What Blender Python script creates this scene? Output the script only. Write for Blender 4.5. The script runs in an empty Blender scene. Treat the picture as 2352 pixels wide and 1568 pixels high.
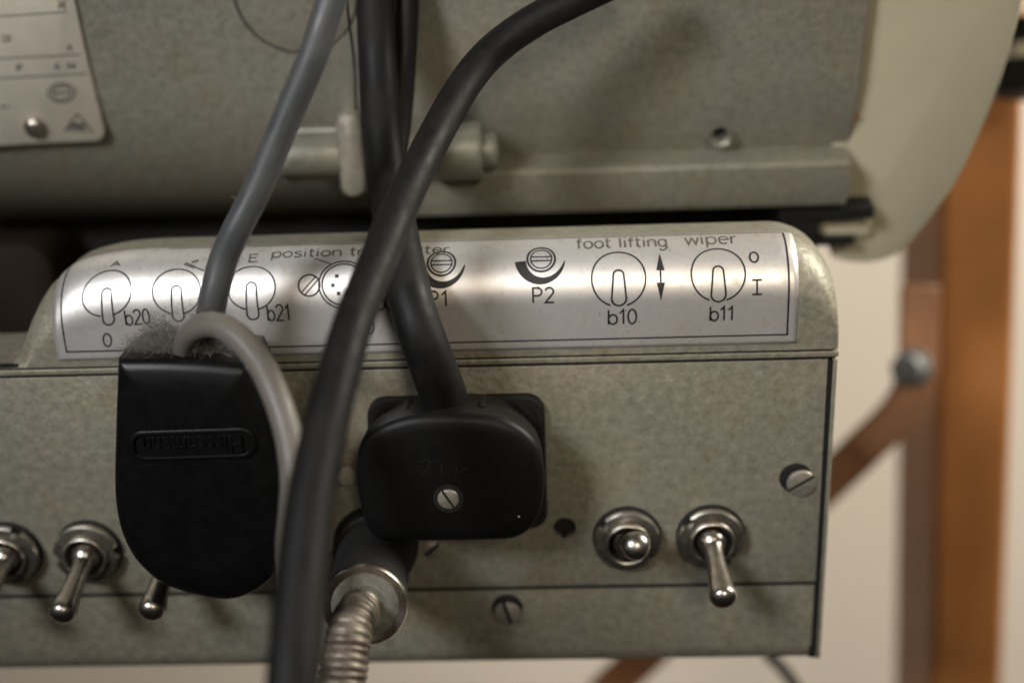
import bpy, bmesh, math, random
from math import sin, cos, pi, radians, sqrt, atan2
from mathutils import Vector as V, Matrix

random.seed(7)
scn = bpy.context.scene
COL = scn.collection
MM = 0.001                      # everything below is measured in millimetres

# ------------------------------------------------------------------ camera
FPX, CX, CY = 2900.0, 1176.0, 784.0        # lens in photo pixels (photo seen 2352 wide)
YAW, PITCH, ROLL = radians(-2.2), radians(20.5), radians(-2.15)
FWD = V((sin(YAW)*cos(PITCH), cos(YAW)*cos(PITCH), -sin(PITCH)))
_r = V((cos(YAW), -sin(YAW), 0)); _u = _r.cross(FWD)
RGT = cos(ROLL)*_r + sin(ROLL)*_u
UPV = -sin(ROLL)*_r + cos(ROLL)*_u
CAM = -308.0*FWD
cam = bpy.data.cameras.new('camera'); camo = bpy.data.objects.new('camera', cam)
COL.objects.link(camo); scn.camera = camo
m = Matrix((RGT, UPV, -FWD)).transposed().to_4x4(); m.translation = CAM*MM
camo.matrix_world = m
cam.sensor_width = 36; cam.lens = 36*FPX/2352
cam.clip_start = 0.01; cam.clip_end = 50
cam.dof.use_dof = True; cam.dof.focus_distance = 0.297; cam.dof.aperture_fstop = 4.2

# ------------------------------------------------------------------ world, lamps, exposure
w = bpy.data.worlds.new('World'); scn.world = w; w.use_nodes = True
_nt = w.node_tree; _tc = _nt.nodes.new('ShaderNodeTexCoord'); _sx = _nt.nodes.new('ShaderNodeSeparateXYZ')
_rp = _nt.nodes.new('ShaderNodeValToRGB')          # a room: brown floor, pale walls and ceiling
_mr = _nt.nodes.new('ShaderNodeMapRange'); _mr.inputs[1].default_value = -1; _mr.inputs[2].default_value = 1
_rp.color_ramp.elements[0].position = .36; _rp.color_ramp.elements[0].color = (.20, .17, .14, 1)
_rp.color_ramp.elements[1].position = .56; _rp.color_ramp.elements[1].color = (.95, .93, .88, 1)
_nt.links.new(_tc.outputs['Generated'], _sx.inputs[0]); _nt.links.new(_sx.outputs[2], _mr.inputs[0])
_nt.links.new(_mr.outputs[0], _rp.inputs[0]); _nt.links.new(_rp.outputs[0], _nt.nodes['Background'].inputs[0])
w.node_tree.nodes['Background'].inputs[1].default_value = 0.042

def area(name, loc, target, sx, sy, power, col):
    l = bpy.data.lights.new(name, 'AREA'); l.shape = 'RECTANGLE'; l.size = sx; l.size_y = sy
    l.energy = power; l.color = col
    o = bpy.data.objects.new(name, l); COL.objects.link(o)
    o.location = V(loc)
    o.rotation_euler = (V(target)-V(loc)).to_track_quat('-Z', 'Y').to_euler()
    return o
wl = area('window_light', (-0.46, -0.66, 0.51), (-0.045, 0, 0.05), 0.26, 0.19, 0.46, (0.96, 0.965, 1.0)); wl.data.spread = radians(38)
sp = bpy.data.lights.new('task_lamp', 'SPOT'); sp.energy = 24; sp.color = (1.0, .85, .66); sp.shadow_soft_size = .10
sp.spot_size = radians(22); sp.spot_blend = 1.0
spo = bpy.data.objects.new('task_lamp', sp); COL.objects.link(spo); spo.location = (0.24, -1.05, 0.56)
spo.rotation_euler = (V((.055, 0, .045))-spo.location).to_track_quat('-Z', 'Y').to_euler()
area('back_room_light', (1.15, 0.25, 0.75), (0.25, 0.85, -0.15), 0.6, 0.5, 39.0, (1.0, 0.94, 0.84))

scn.view_settings.view_transform = 'Standard'; scn.view_settings.look = 'None'
scn.view_settings.exposure = -0.38; scn.view_settings.gamma = 1.0

# ------------------------------------------------------------------ measuring helpers
def ray(px, py):
    return FWD + RGT*((px-CX)/FPX) - UPV*((py-CY)/FPX)
def P(px, py, y=0.0):            # the point of the plane y = const (mm) seen there
    d = ray(px, py); return CAM + d*((y-CAM.y)/d.y)
def Q(px, py, dist):             # the point at that distance along the lens axis
    return CAM + ray(px, py)*dist
def proj(p):
    d = p-CAM; z = d.dot(FWD)
    return CX+FPX*d.dot(RGT)/z, CY-FPX*d.dot(UPV)/z

# ------------------------------------------------------------------ materials
def new_mat(name):
    mt = bpy.data.materials.new(name); mt.use_nodes = True
    nt = mt.node_tree; return mt, nt, nt.nodes['Principled BSDF']
def ramp(nt, fac, stops):
    r = nt.nodes.new('ShaderNodeValToRGB'); e = r.color_ramp.elements
    e[0].position, e[0].color = stops[0][0], (*stops[0][1], 1)
    e[1].position, e[1].color = stops[-1][0], (*stops[-1][1], 1)
    for p, c in stops[1:-1]:
        k = e.new(p); k.color = (*c, 1)
    nt.links.new(fac, r.inputs[0]); return r.outputs[0]
def noise(nt, scale, detail=3, rough=.55, vec=None):
    n = nt.nodes.new('ShaderNodeTexNoise'); n.inputs['Scale'].default_value = scale
    n.inputs['Detail'].default_value = detail; n.inputs['Roughness'].default_value = rough
    if vec is None:
        tc = nt.nodes.new('ShaderNodeTexCoord'); vec = tc.outputs['Object']
    nt.links.new(vec, n.inputs['Vector']); return n.outputs[0]
def bump(nt, b, h, strength, dist, prev=None):
    n = nt.nodes.new('ShaderNodeBump'); n.inputs['Strength'].default_value = strength
    n.inputs['Distance'].default_value = dist
    nt.links.new(h, n.inputs['Height'])
    if prev is not None: nt.links.new(prev, n.inputs['Normal'])
    nt.links.new(n.outputs[0], b.inputs['Normal']); return n.outputs[0]
def mix(nt, fac, a, b, blend='MIX'):
    n = nt.nodes.new('ShaderNodeMix'); n.data_type = 'RGBA'; n.blend_type = blend
    for s, v in ((0, fac), (6, a), (7, b)):
        if isinstance(v, (int, float)): n.inputs[s].default_value = v
        elif isinstance(v, tuple): n.inputs[s].default_value = (*v, 1)
        else: nt.links.new(v, n.inputs[s])
    return n.outputs[2]
def mapping(nt, scale):
    tc = nt.nodes.new('ShaderNodeTexCoord'); mp = nt.nodes.new('ShaderNodeMapping')
    mp.inputs['Scale'].default_value = scale
    nt.links.new(tc.outputs['Object'], mp.inputs[0]); return mp.outputs[0]

def paint(name, c0, c1, rough=.42, metallic=.0, spot=430, bstr=.5, bdist=.0005):
    mt, nt, b = new_mat(name)
    n1 = noise(nt, spot, 5, .66); n2 = noise(nt, 38, 3); n3 = noise(nt, 1100, 2); n4 = noise(nt, 52, 9, .74)
    c = ramp(nt, n1, [(.34, c0), (.5, tuple((x+y)/2 for x, y in zip(c0, c1))), (.68, c1)])
    warm = ramp(nt, n2, [(.35, (.95, .975, .96)), (.65, (1.05, 1.0, .94))])
    c = mix(nt, 1.0, c, warm, 'MULTIPLY')
    sp = ramp(nt, n3, [(.28, (.82, .79, .72)), (.42, (1, 1, 1))])
    c = mix(nt, 1.0, c, sp, 'MULTIPLY')
    st = ramp(nt, n4, [(.55, (1, 1, 1)), (.66, (.90, .84, .74)), (.78, (.74, .66, .55))])      # greasy stains
    c = mix(nt, 1.0, c, st, 'MULTIPLY')
    nt.links.new(c, b.inputs['Base Color'])
    nt.links.new(ramp(nt, n4, [(.35, (rough-.06,)*3), (.7, (rough+.14,)*3)]), b.inputs['Roughness']); b.inputs['Metallic'].default_value = metallic
    bump(nt, b, noise(nt, 520, 2, .5), bstr, bdist)
    return mt
def plain(name, col, rough=.5, metallic=0, var=.12, scale=300, bstr=0, bdist=.0002, bscale=None, spec=.5):
    mt, nt, b = new_mat(name)
    n = noise(nt, scale, 4)
    c = ramp(nt, n, [(.3, tuple(x*(1-var) for x in col)), (.7, tuple(min(1, x*(1+var)) for x in col))])
    nt.links.new(c, b.inputs['Base Color'])
    b.inputs['Roughness'].default_value = rough; b.inputs['Metallic'].default_value = metallic
    b.inputs['Specular IOR Level'].default_value = spec
    if bstr: bump(nt, b, noise(nt, bscale or scale, 3), bstr, bdist)
    return mt

M = {}
M['panel'] = paint('hammered_grey_paint', (.230, .222, .172), (.345, .330, .266), .50, .32)
M['body'] = paint('machine_grey_paint', (.200, .194, .155), (.295, .284, .236), .48, .15, 520)
M['fitting'] = paint('fitting_grey_paint', (.23, .225, .185), (.31, .30, .25), .42, .35, 300)
M['cream'] = plain('cream_paint', (.50, .465, .33), .45, 0, .04, 60, .05, .0003, 500)
M['plate'] = plain('nameplate_metal', (.62, .57, .46), .45, .25, .07, 120)
M['black'] = plain('black_moulded_plastic', (.005, .005, .005), .48, 0, .3, 500, .35, .00012, 2600, .24)
M['blacksm'] = plain('black_smooth_plastic', (.0045, .0045, .0045), .36, 0, .3, 300, .12, .0001, 1500, .26)
M['matte_black'] = plain('black_rubber', (.006, .006, .006), .75, 0, .2, 300)
M['cable'] = plain('black_cable_sheath', (.0065, .0063, .006), .50, 0, .35, 130, .12, .0002, 420, .22)
def dusty(name, col, dust, rough=.5, spec=.25, amt=.5):
    mt, nt, b = new_mat(name); n1 = noise(nt, 90, 8, .7); n2 = noise(nt, 1500, 2)
    f = ramp(nt, n1, [(.45, (0, 0, 0)), (.75, (amt, amt, amt))])
    f = mix(nt, 1.0, f, ramp(nt, n2, [(.35, (.35,)*3), (.65, (1, 1, 1))]), 'MULTIPLY')
    nt.links.new(mix(nt, f, col, dust), b.inputs['Base Color'])
    nt.links.new(ramp(nt, n1, [(.35, (rough-.08,)*3), (.7, (rough+.25,)*3)]), b.inputs['Roughness'])
    b.inputs['Specular IOR Level'].default_value = spec
    bump(nt, b, noise(nt, 650, 4, .6), .18, .0002); return mt
M['cable'] = dusty('dusty_black_cable_sheath', (.0065, .0063, .006), (.05, .042, .034), .50, .22, .32)
M['greycable'] = dusty('grey_cable_sheath', (.058, .062, .064), (.12, .115, .10), .36, .5, .35)
M['loop'] = dusty('pale_grey_cable_sheath', (.15, .135, .115), (.10, .08, .06), .40, .45, .6)
M['chrome'] = plain('worn_nickel', (.52, .475, .415), .29, 1, .28, 420, .10, .00012, 700)
M['steel'] = plain('dull_steel', (.52, .485, .42), .38, 1, .28, 500, .14, .0001, 900)
M['screw'] = plain('zinc_screw', (.52, .48, .40), .45, .75, .15, 700, .15, .0001, 1200)
M['dark'] = plain('dark_hollow', (.004, .004, .004), .9, 0, .1, 200)
M['gap_shade'] = plain('black_gap_shade', (.007, .007, .0065), .6, 0, .2, 300)  # black that stands in for shade in slots and gaps
M['brown'] = plain('orange_brown_paint', (.56, .225, .065), .5, 0, .12, 28, .05, .0004, 90)
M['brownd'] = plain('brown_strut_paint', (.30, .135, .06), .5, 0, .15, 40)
M['bolt'] = plain('zinc_bolt', (.30, .31, .30), .42, .6, .1, 200)
M['wall'] = plain('plaster_wall', (.74, .655, .55), .9, 0, .03, 6)
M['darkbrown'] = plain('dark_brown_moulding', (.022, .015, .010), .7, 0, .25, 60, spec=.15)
M['ferrule'] = plain('ferrule_grey', (.20, .195, .165), .55, .15, .3, 500, .2, .0002, 800)
M['lint'] = plain('grey_lint', (.15, .14, .12), 1, 0, .2, 400, spec=.05)
M['rust'] = plain('rusty_chip', (.30, .12, .03), .8, 0, .3, 600)
# the spiral hose: steel with grime between the turns
mt, nt, b = new_mat('grimy_spiral_steel')
n = noise(nt, 180, 4)
nt.links.new(ramp(nt, n, [(.32, (.03, .024, .018)), (.5, (.125, .105, .08)), (.72, (.26, .225, .18))]), b.inputs['Base Color'])
b.inputs['Metallic'].default_value = .55; b.inputs['Roughness'].default_value = .48
bump(nt, b, noise(nt, 900, 3), .3, .0001); M['hose'] = mt
# silver foil label, slightly dirty
mt, nt, b = new_mat('silver_foil')
n1 = noise(nt, 260, 5, .65); n2 = noise(nt, 30, 3)
c = ramp(nt, n1, [(.30, (.68, .65, .60)), (.46, (.82, .80, .775)), (.7, (.86, .845, .825))])
c = mix(nt, 1.0, c, ramp(nt, n2, [(.3, (.93, .90, .86)), (.62, (1, 1, 1))]), 'MULTIPLY')
speck = ramp(nt, noise(nt, 1300, 1), [(.20, (.45, .40, .34)), (.27, (1, 1, 1))])
c = mix(nt, 1.0, c, speck, 'MULTIPLY')
nt.links.new(c, b.inputs['Base Color']); b.inputs['Metallic'].default_value = .74
nt.links.new(ramp(nt, n1, [(.3, (.50,)*3), (.7, (.39,)*3)]), b.inputs['Roughness'])
bump(nt, b, noise(nt, 420, 3, .5, mapping(nt, (.25, 1, 1))), .10, .0002)
M['foil'] = mt
M['ink'] = plain('black_print', (.012, .013, .014), .55, 0, .2, 900)
M['inkfaint'] = plain('worn_black_print', (.10, .09, .075), .6, 0, .6, 1100)
M['scratch'] = plain('scratched_plastic', (.022, .022, .021), .6, 0, .4, 2500)

# ------------------------------------------------------------------ mesh helpers
class Thing:
    def __init__(s, name, label, cat, loc=(0, 0, 0), group=None):
        s.o = bpy.data.objects.new(name, None); COL.objects.link(s.o)
        s.o.empty_display_size = .01; s.loc = V(loc); s.o.location = s.loc*MM
        s.o['label'] = label; s.o['category'] = cat
        if group: s.o['group'] = group
class MB:
    def __init__(s): s.v, s.f = [], []
    def add(s, vs, fs):
        n = len(s.v); s.v += [V(q) for q in vs]; s.f += [tuple(i+n for i in f) for f in fs]
    def build(s, name, mat, parent=None, smooth=True, angle=35):
        """parent: a Thing, or (Thing, part object) for a sub-part"""
        base = V((0, 0, 0)); po = None
        if isinstance(parent, tuple): base, po = parent[0].loc, parent[1]
        elif parent is not None: base, po = parent.loc, parent.o
        me = bpy.data.meshes.new(name)
        me.from_pydata([(q-base)*MM for q in s.v], [], s.f)
        bm = bmesh.new(); bm.from_mesh(me)
        bmesh.ops.recalc_face_normals(bm, faces=bm.faces)
        bm.to_mesh(me); bm.free()
        me.materials.append(mat if not isinstance(mat, str) else M[mat])
        o = bpy.data.objects.new(name, me); COL.objects.link(o)
        if po is not None: o.parent = po
        if smooth:
            for p in me.polygons: p.use_smooth = True
            me.set_sharp_from_angle(angle=radians(angle))
        return o
def frame(ax):
    ax = V(ax).normalized(); t = V((0, 0, 1)) if abs(ax.z) < .9 else V((1, 0, 0))
    a = t.cross(ax).normalized(); return a, ax.cross(a), ax
def lathe(mb, prof, org, ax, n=40, caps=True):
    """prof: list of (radius, distance along axis)"""
    a, b, c = frame(ax); org = V(org); vs, fs = [], []
    for r, t in prof:
        for k in range(n):
            q = 2*pi*k/n; vs.append(org+c*t+(a*cos(q)+b*sin(q))*max(r, .001))
    m_ = len(prof)
    for i in range(m_-1):
        for k in range(n):
            k2 = (k+1) % n; fs.append((i*n+k, i*n+k2, (i+1)*n+k2, (i+1)*n+k))
    if caps: fs.append(tuple(range(n-1, -1, -1))); fs.append(tuple((m_-1)*n+k for k in range(n)))
    mb.add(vs, fs); return mb
def spline(pts, step=2.0):
    """Catmull-Rom through tuples of any length"""
    pts = [list(p) for p in pts]; out = []
    ext = [[2*a-b for a, b in zip(pts[0], pts[1])]]+pts+[[2*a-b for a, b in zip(pts[-1], pts[-2])]]
    for i in range(1, len(ext)-2):
        p0, p1, p2, p3 = ext[i-1:i+3]
        L = sqrt(sum((a-b)**2 for a, b in zip(p1[:3], p2[:3]))); n = max(2, int(L/step))
        for k in range(n):
            t = k/n
            out.append([.5*((2*b)+(-a+c)*t+(2*a-5*b+4*c-d)*t*t+(-a+3*b-3*c+d)*t**3) for a, b, c, d in zip(p0, p1, p2, p3)])
    out.append(pts[-1]); return out
def tube(mb, pts, n=24, step=2.0, radfun=None):
    """pts: (x, y, z, radius)"""
    s = spline(pts, step); P3 = [V(q[:3]) for q in s]; vs, fs = [], []
    T = [(P3[min(i+1, len(P3)-1)]-P3[max(i-1, 0)]).normalized() for i in range(len(P3))]
    a = frame(T[0])[0]; L = 0
    for i, (p, t) in enumerate(zip(P3, T)):
        if i: L += (p-P3[i-1]).length
        a = (a-t*a.dot(t)).normalized(); b_ = t.cross(a); r = s[i][3]
        if radfun: r = radfun(L, r)
        for k in range(n):
            q = 2*pi*k/n; vs.append(p+(a*cos(q)+b_*sin(q))*r)
    for i in range(len(P3)-1):
        for k in range(n):
            k2 = (k+1) % n; fs.append((i*n+k, i*n+k2, (i+1)*n+k2, (i+1)*n+k))
    fs.append(tuple(range(n-1, -1, -1))); fs.append(tuple((len(P3)-1)*n+k for k in range(n)))
    mb.add(vs, fs); return mb
def box(mb, x0, x1, y0, y1, z0, z1, bev=.4):
    bm = bmesh.new(); bmesh.ops.create_cube(bm, size=1)
    for v in bm.verts:
        v.co = V((x0 if v.co.x < 0 else x1, y0 if v.co.y < 0 else y1, z0 if v.co.z < 0 else z1))
    if bev: bmesh.ops.bevel(bm, geom=list(bm.edges), offset=bev, segments=3, affect='EDGES', profile=.5)
    bm.verts.index_update()
    mb.add([v.co.copy() for v in bm.verts], [[v.index for v in f.verts] for f in bm.faces]); bm.free(); return mb
def rings(mb, loops, cap0=True, cap1=True, center1=None):
    """skin closed loops of equal length"""
    n = len(loops[0]); vs = [q for l in loops for q in l]; fs = []
    for i in range(len(loops)-1):
        for k in range(n):
            k2 = (k+1) % n; fs.append((i*n+k, i*n+k2, (i+1)*n+k2, (i+1)*n+k))
    if cap0: fs.append(tuple(range(n-1, -1, -1)))
    if cap1: fs.append(tuple((len(loops)-1)*n+k for k in range(n)))
    mb.add(vs, fs); return mb
def rrect(x0, x1, z0, z1, r, n=8):
    o = []
    for cx, cz, a0 in ((x1-r, z1-r, 0), (x0+r, z1-r, 90), (x0+r, z0+r, 180), (x1-r, z0+r, 270)):
        for k in range(n+1):
            a = radians(a0+90*k/n); o.append((cx+r*cos(a), cz+r*sin(a)))
    return o
def closed_spline(pts, step=1.2):
    n = len(pts); out = []
    for i in range(n):
        p0, p1, p2, p3 = pts[i-1], pts[i], pts[(i+1) % n], pts[(i+2) % n]
        L = sqrt(sum((a-b)**2 for a, b in zip(p1, p2))); k = max(2, int(L/step))
        for j in range(k):
            t = j/k
            out.append(tuple(.5*((2*b)+(-a+c)*t+(2*a-5*b+4*c-d)*t*t+(-a+3*b-3*c+d)*t**3) for a, b, c, d in zip(p0, p1, p2, p3)))
    return out
def inset(loop, d):
    """scale a loop (x, z) about its middle so that its half sizes shrink by d"""
    xs = [p[0] for p in loop]; zs = [p[1] for p in loop]
    cx, cz = (min(xs)+max(xs))/2, (min(zs)+max(zs))/2
    sx, sz = 1-2*d/(max(xs)-min(xs)), 1-2*d/(max(zs)-min(zs))
    return [(cx+(x-cx)*sx, cz+(z-cz)*sz) for x, z in loop]
def at_y(loop, y): return [V((x, y, z)) for x, z in loop]
def cut(o, cutters):
    """cutters: MB solids, subtracted from o for real holes"""
    tmp = []
    for c in cutters:
        k = c.build('cutter', M['dark'], None, False); tmp.append(k)
        k.location = -V(o.parent.location) if o.parent else (0, 0, 0)
        k.location = (0, 0, 0)
        md = o.modifiers.new('cut', 'BOOLEAN'); md.object = k; md.operation = 'DIFFERENCE'; md.solver = 'EXACT'
    bpy.context.view_layer.update()
    ev = o.evaluated_get(bpy.context.evaluated_depsgraph_get())
    me = bpy.data.meshes.new_from_object(ev); o.modifiers.clear(); o.data = me
    for p in me.polygons: p.use_smooth = True
    me.set_sharp_from_angle(angle=radians(30))
    for k in tmp:
        d = k.data; bpy.data.objects.remove(k); bpy.data.meshes.remove(d)
def drill(px, py, r, depth=8, y=0.0):
    c = P(px, py, y); return lathe(MB(), [(r, -3), (r, depth)], c, (0, 1, 0), 36)

def stroke_face(mb, pts, wd, fn):
    """flat ribbon along 2-D points, mapped through fn"""
    n = len(pts); 
    for i, (x, y) in enumerate(pts):
        x0, y0 = pts[max(i-1, 0)]; x1, y1 = pts[min(i+1, n-1)]
    L, R = [], []
    for i in range(n):
        x, y = pts[i]
        d1 = None
        if i: d1 = (x-pts[i-1][0], y-pts[i-1][1])
        d2 = None
        if i < n-1: d2 = (pts[i+1][0]-x, pts[i+1][1]-y)
        def nz(d):
            l = sqrt(d[0]**2+d[1]**2) or 1e-9; return (d[0]/l, d[1]/l)
        if d1 is None: t = nz(d2); sc = 1
        elif d2 is None: t = nz(d1); sc = 1
        else:
            a, b2 = nz(d1), nz(d2); t = nz((a[0]+b2[0], a[1]+b2[1])); c = a[0]*t[0]+a[1]*t[1]; sc = min(1/max(c, .35), 2.2)
        wv = (wd[i] if isinstance(wd, list) else wd)/2*sc
        L.append((x-t[1]*wv, y+t[0]*wv)); R.append((x+t[1]*wv, y-t[0]*wv))
    vs = [fn(*q) for q in L]+[fn(*q) for q in R]
    mb.add(vs, [(i, i+1, n+i+1, n+i) for i in range(n-1)])
def dense(pts, step):
    o = [pts[0]]
    for a, b2 in zip(pts, pts[1:]):
        L = sqrt((a[0]-b2[0])**2+(a[1]-b2[1])**2); n = max(1, int(math.ceil(L/step)))
        o += [(a[0]+(b2[0]-a[0])*k/n, a[1]+(b2[1]-a[1])*k/n) for k in range(1, n+1)]
    return o

# ================================================================== SETTING: wall behind
WALL = 980
c0, c1 = Q(1400, 900, WALL), None
mb = MB(); rr_, uu_ = RGT, UPV
mb.add([c0+rr_*a+uu_*b_ for a, b_ in ((-1500, -1100), (1500, -1100), (1500, 1100), (-1500, 1100))], [(0, 1, 2, 3)])
wall = mb.build('wall', 'wall', None, False); wall['kind'] = 'structure'

# ================================================================== TABLE LEG behind, with its brace
leg = Thing('table_leg', 'blurred orange-brown painted steel leg standing behind the control box at right', 'table leg', Q(2220, 1560, 520))
def post(mb, tl, tr, bl, br, d0, d1, deep):
    v = []
    for (px, py, d) in ((*tl, d0), (*tr, d0), (*br, d1), (*bl, d1)): v.append(Q(px, py, d))
    back = FWD.copy(); back.z = 0; back.normalize()
    v += [q+back*deep for q in v[:4]]
    mb.add(v, [(0, 1, 2, 3), (7, 6, 5, 4), (0, 4, 5, 1), (1, 5, 6, 2), (2, 6, 7, 3), (3, 7, 4, 0)]); return mb
o = post(MB(), (2178, -250), (2372, -250), (2134, 1800), (2296, 1800), 452, 536, 52).build('post', 'brown', leg, False)
bv = o.modifiers.new('bevel', 'BEVEL'); bv.width = .003; bv.segments = 3
def bar(mb, pts, wide, thick, nrm):
    s = spline(pts, 3); vs, fs = [], []
    for i, q in enumerate(s):
        q = V(q); t = (V(s[min(i+1, len(s)-1)])-V(s[max(i-1, 0)])).normalized()
        n_ = V(nrm); n_ = (n_-t*n_.dot(t)).normalized(); a = t.cross(n_)
        for sa, sn in ((-1, -1), (1, -1), (1, 1), (-1, 1)): vs.append(q+a*sa*wide/2+n_*sn*thick/2)
    for i in range(len(s)-1):
        for k in range(4): fs.append((i*4+k, i*4+(k+1) % 4, i*4+4+(k+1) % 4, i*4+4+k))
    fs += [(3, 2, 1, 0), tuple(len(vs)-4+k for k in range(4))]
    mb.add(vs, fs); return mb
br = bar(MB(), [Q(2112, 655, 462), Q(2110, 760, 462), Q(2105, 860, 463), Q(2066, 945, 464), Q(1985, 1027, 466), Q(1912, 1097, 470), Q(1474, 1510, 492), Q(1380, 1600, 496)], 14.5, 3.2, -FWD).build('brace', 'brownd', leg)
bv = br.modifiers.new('bevel', 'BEVEL'); bv.width = .001; bv.segments = 2
bd = (V((-.62, -.72, .15))).normalized(); bc = Q(2100, 843, 458)
bo = lathe(MB(), [(0, -8), (3.5, -8), (3.5, 0), (7.0, 0), (7.2, .6), (7.2, 2), (5.8, 2.0), (5.8, 7.2), (5.2, 8), (0, 8.1)], bc, bd, 6*6).build('bolt', 'bolt', leg)

# thin cable hanging far behind
tube(m_ := MB(), [(*Q(1735, 1470, 450), 2.1), (*Q(1775, 1512, 450), 2.1), (*Q(1806, 1545, 450), 2.1), (*Q(1850, 1612, 450), 2.1)])
o = m_.build('thin_cable', 'cable'); o['label'] = 'thin black cable hanging blurred below the right corner of the control box'; o['category'] = 'cable'

# ================================================================== UPPER MACHINE HOUSING
hous = Thing('machine_housing', 'large grey hammered-paint machine housing with cream end cover above the control box', 'machine', P(1176, 480, 90))
TILT = radians(13)
B0 = P(1176, 250, 60)                                # a point of the tilted face
BN = V((0, -cos(TILT), -sin(TILT)))                  # its outward normal (leans over the box)
BD = V((0, sin(TILT), -cos(TILT)))                   # down along the face
def BP(px, py, proud=0.0):
    d = ray(px, py); q = B0+BN*proud
    return CAM+d*((q-CAM).dot(BN)/d.dot(BN))
def tz(q): return (q-B0).dot(BD)                     # distance down the face
xl = BP(-250, 250).x; xr = (BP(2005, 0).x+BP(1950, 380).x)/2
t_bot = tz(BP(1176, 190))
def body_prof():
    pr = [(-110, 0), (-60, 0), (-30, 0), (t_bot, 0)]
    R_ = 62
    for k in range(1, 13):
        a = radians(100*k/12); pr.append((t_bot+R_*sin(a), R_*(1-cos(a))))
    pr.append((t_bot+R_-4, 90)); return pr               # (down, inwards)
def body_pt(x, t, dep): return V((x, 0, 0))+V((0, B0.y, B0.z))+BD*t-BN*dep
mb = MB(); pr = body_prof(); nb = len(pr); vs, fs = [], []
for x in (xl, xr-.6, xr):
    ins = .6 if x == xr else 0
    for t, dp in pr: vs.append(body_pt(x, t, dp+ins))
    vs.append(body_pt(x, -110, 90))
nb += 1
for j in range(2):
    for i in range(nb-1): fs.append((j*nb+i, j*nb+i+1, (j+1)*nb+i+1, (j+1)*nb+i))
fs.append(tuple(2*nb+i for i in range(nb))); fs.append(tuple(range(nb-1, -1, -1)))
fs.append((0, nb, 2*nb, 3*nb-1, 2*nb-1, nb-1))
mb.add(vs, fs); shell = mb.build('shell', 'body', hous)
hc = BP(1655, 313)
cut(shell, [lathe(MB(), [(2.1, -3), (2.1, 5)], hc, -BN, 28), lathe(MB(), [(3.1, -3), (3.1, 0.02), (2.0, 1.1)], hc, -BN, 28)])
lathe(MB(), [(2.15, -1.6), (2.25, -.5), (3.0, .12), (3.25, .12), (3.3, -.3)], hc, BN, 32, False).build('hole_rim', 'fitting', (hous, shell))
lathe(MB(), [(2.3, 0), (2.3, 7), (1.9, 7.1)], hc-BN*4.6, -BN, 24).build('hole_bottom', 'dark', (hous, shell))
# added block under the housing, behind the box; black stands in for gap shade
qa, qb = P(-250, 500, 112), P(1795, 500, 112)
box(MB(), qa.x, qb.x, 112, 150, P(900, 1000, 112).z, body_pt(0, t_bot+30, 50).z, 1).build('gap_shade_block', 'gap_shade', hous)
# round cover cap in the face
cc = BP(678, -16)
lathe(MB(), [(15.9, -.4), (15.9, .12), (15.75, .12), (15.55, -.25), (15.2, -.25), (15.0, .22), (14.6, .34), (0, .36)], cc, BN, 72).build('round_cap', 'body', hous)
mb = MB(); stroke_face(mb, [(16.2*cos(k*pi/60), 16.2*sin(k*pi/60)) for k in range(121)], .8, lambda a, b2: cc+V((a, 0, 0))-BD*b2+BN*.06)
mb.build('cap_joint', 'gap_shade', hous, False)
# ledge plate along the lower right
mb = MB(); a_, b_ = BP(905, 389, 6).x, BP(1957, 372, 6).x
t0, t1 = tz(BP(1550, 384, 6)), tz(BP(1550, 486, 6))
vs = []
for x in (a_, b_):
    for t, pd in ((t0, -16), (t0, 5.2), (t0+.8, 6), (t0+9, 6), (t1, 4.2), (t1+1.5, 1.5), (t1+1.5, -22)): vs.append(body_pt(x, t, -pd))
fs = [tuple((i, i+1, 7+i+1, 7+i)) for i in range(6)]+[tuple(range(7)), tuple(range(13, 6, -1)), (0, 7, 13, 6)]
mb.add(vs, fs); mb.build('ledge_plate', 'body', hous, True, 25)
# clamp fitting: horizontal rod in a knuckle
X = V((1, 0, 0))
def rx(px, py): return BP(px, py, 8)
yz = rx(900, 352); rod0 = V((0, yz.y, yz.z))
def xr_(px): return rx(px, 352).x
fit = lathe(MB(), [(0, xr_(642)), (5.4, xr_(642)), (5.8, xr_(645)), (5.8, xr_(770)), (5.0, xr_(785)), (5.0, xr_(990)), (7.6, xr_(990)), (8.0, xr_(996)), (8.0, xr_(1100)), (7.5, xr_(1108)), (4.9, xr_(1109)), (4.9, xr_(1134)), (4.2, xr_(1143)), (0, xr_(1146))], rod0, X, 44).build('clamp_rod', 'fitting', hous)
g = MB()
for zz, yy, r_ in ((6.3, 1.6, 1.5), (-5.6, 2.0, 1.9)):
    lathe(g, [(r_, xr_(646)), (r_, xr_(782))], rod0+V((0, yy, zz)), X, 20)
g.build('rod_rail', 'fitting', (hous, fit))
mb = MB(); kx0, kx1 = xr_(786), xr_(846)
pts = [(x, z) for x, z in rrect(kx0, kx1, rod0.z-10.5, rod0.z+13.0, 3.2, 6)]
rings(mb, [at_y(pts, rod0.y+9), at_y(pts, rod0.y-6.5), at_y(inset(pts, .8), rod0.y-8), at_y(inset(pts, 2.6), rod0.y-8.8)])
mb.build('clamp_knuckle', 'body', hous)
# a fine wire running up from the knuckle
tube(m_ := MB(), [(*BP(792, -40, 14), .35), (*BP(803, 60, 12), .35), (*BP(814, 150, 10), .35), (*BP(818, 260, 8), .35)], 8); m_.build('thin_wire', 'matte_black', hous)

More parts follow.
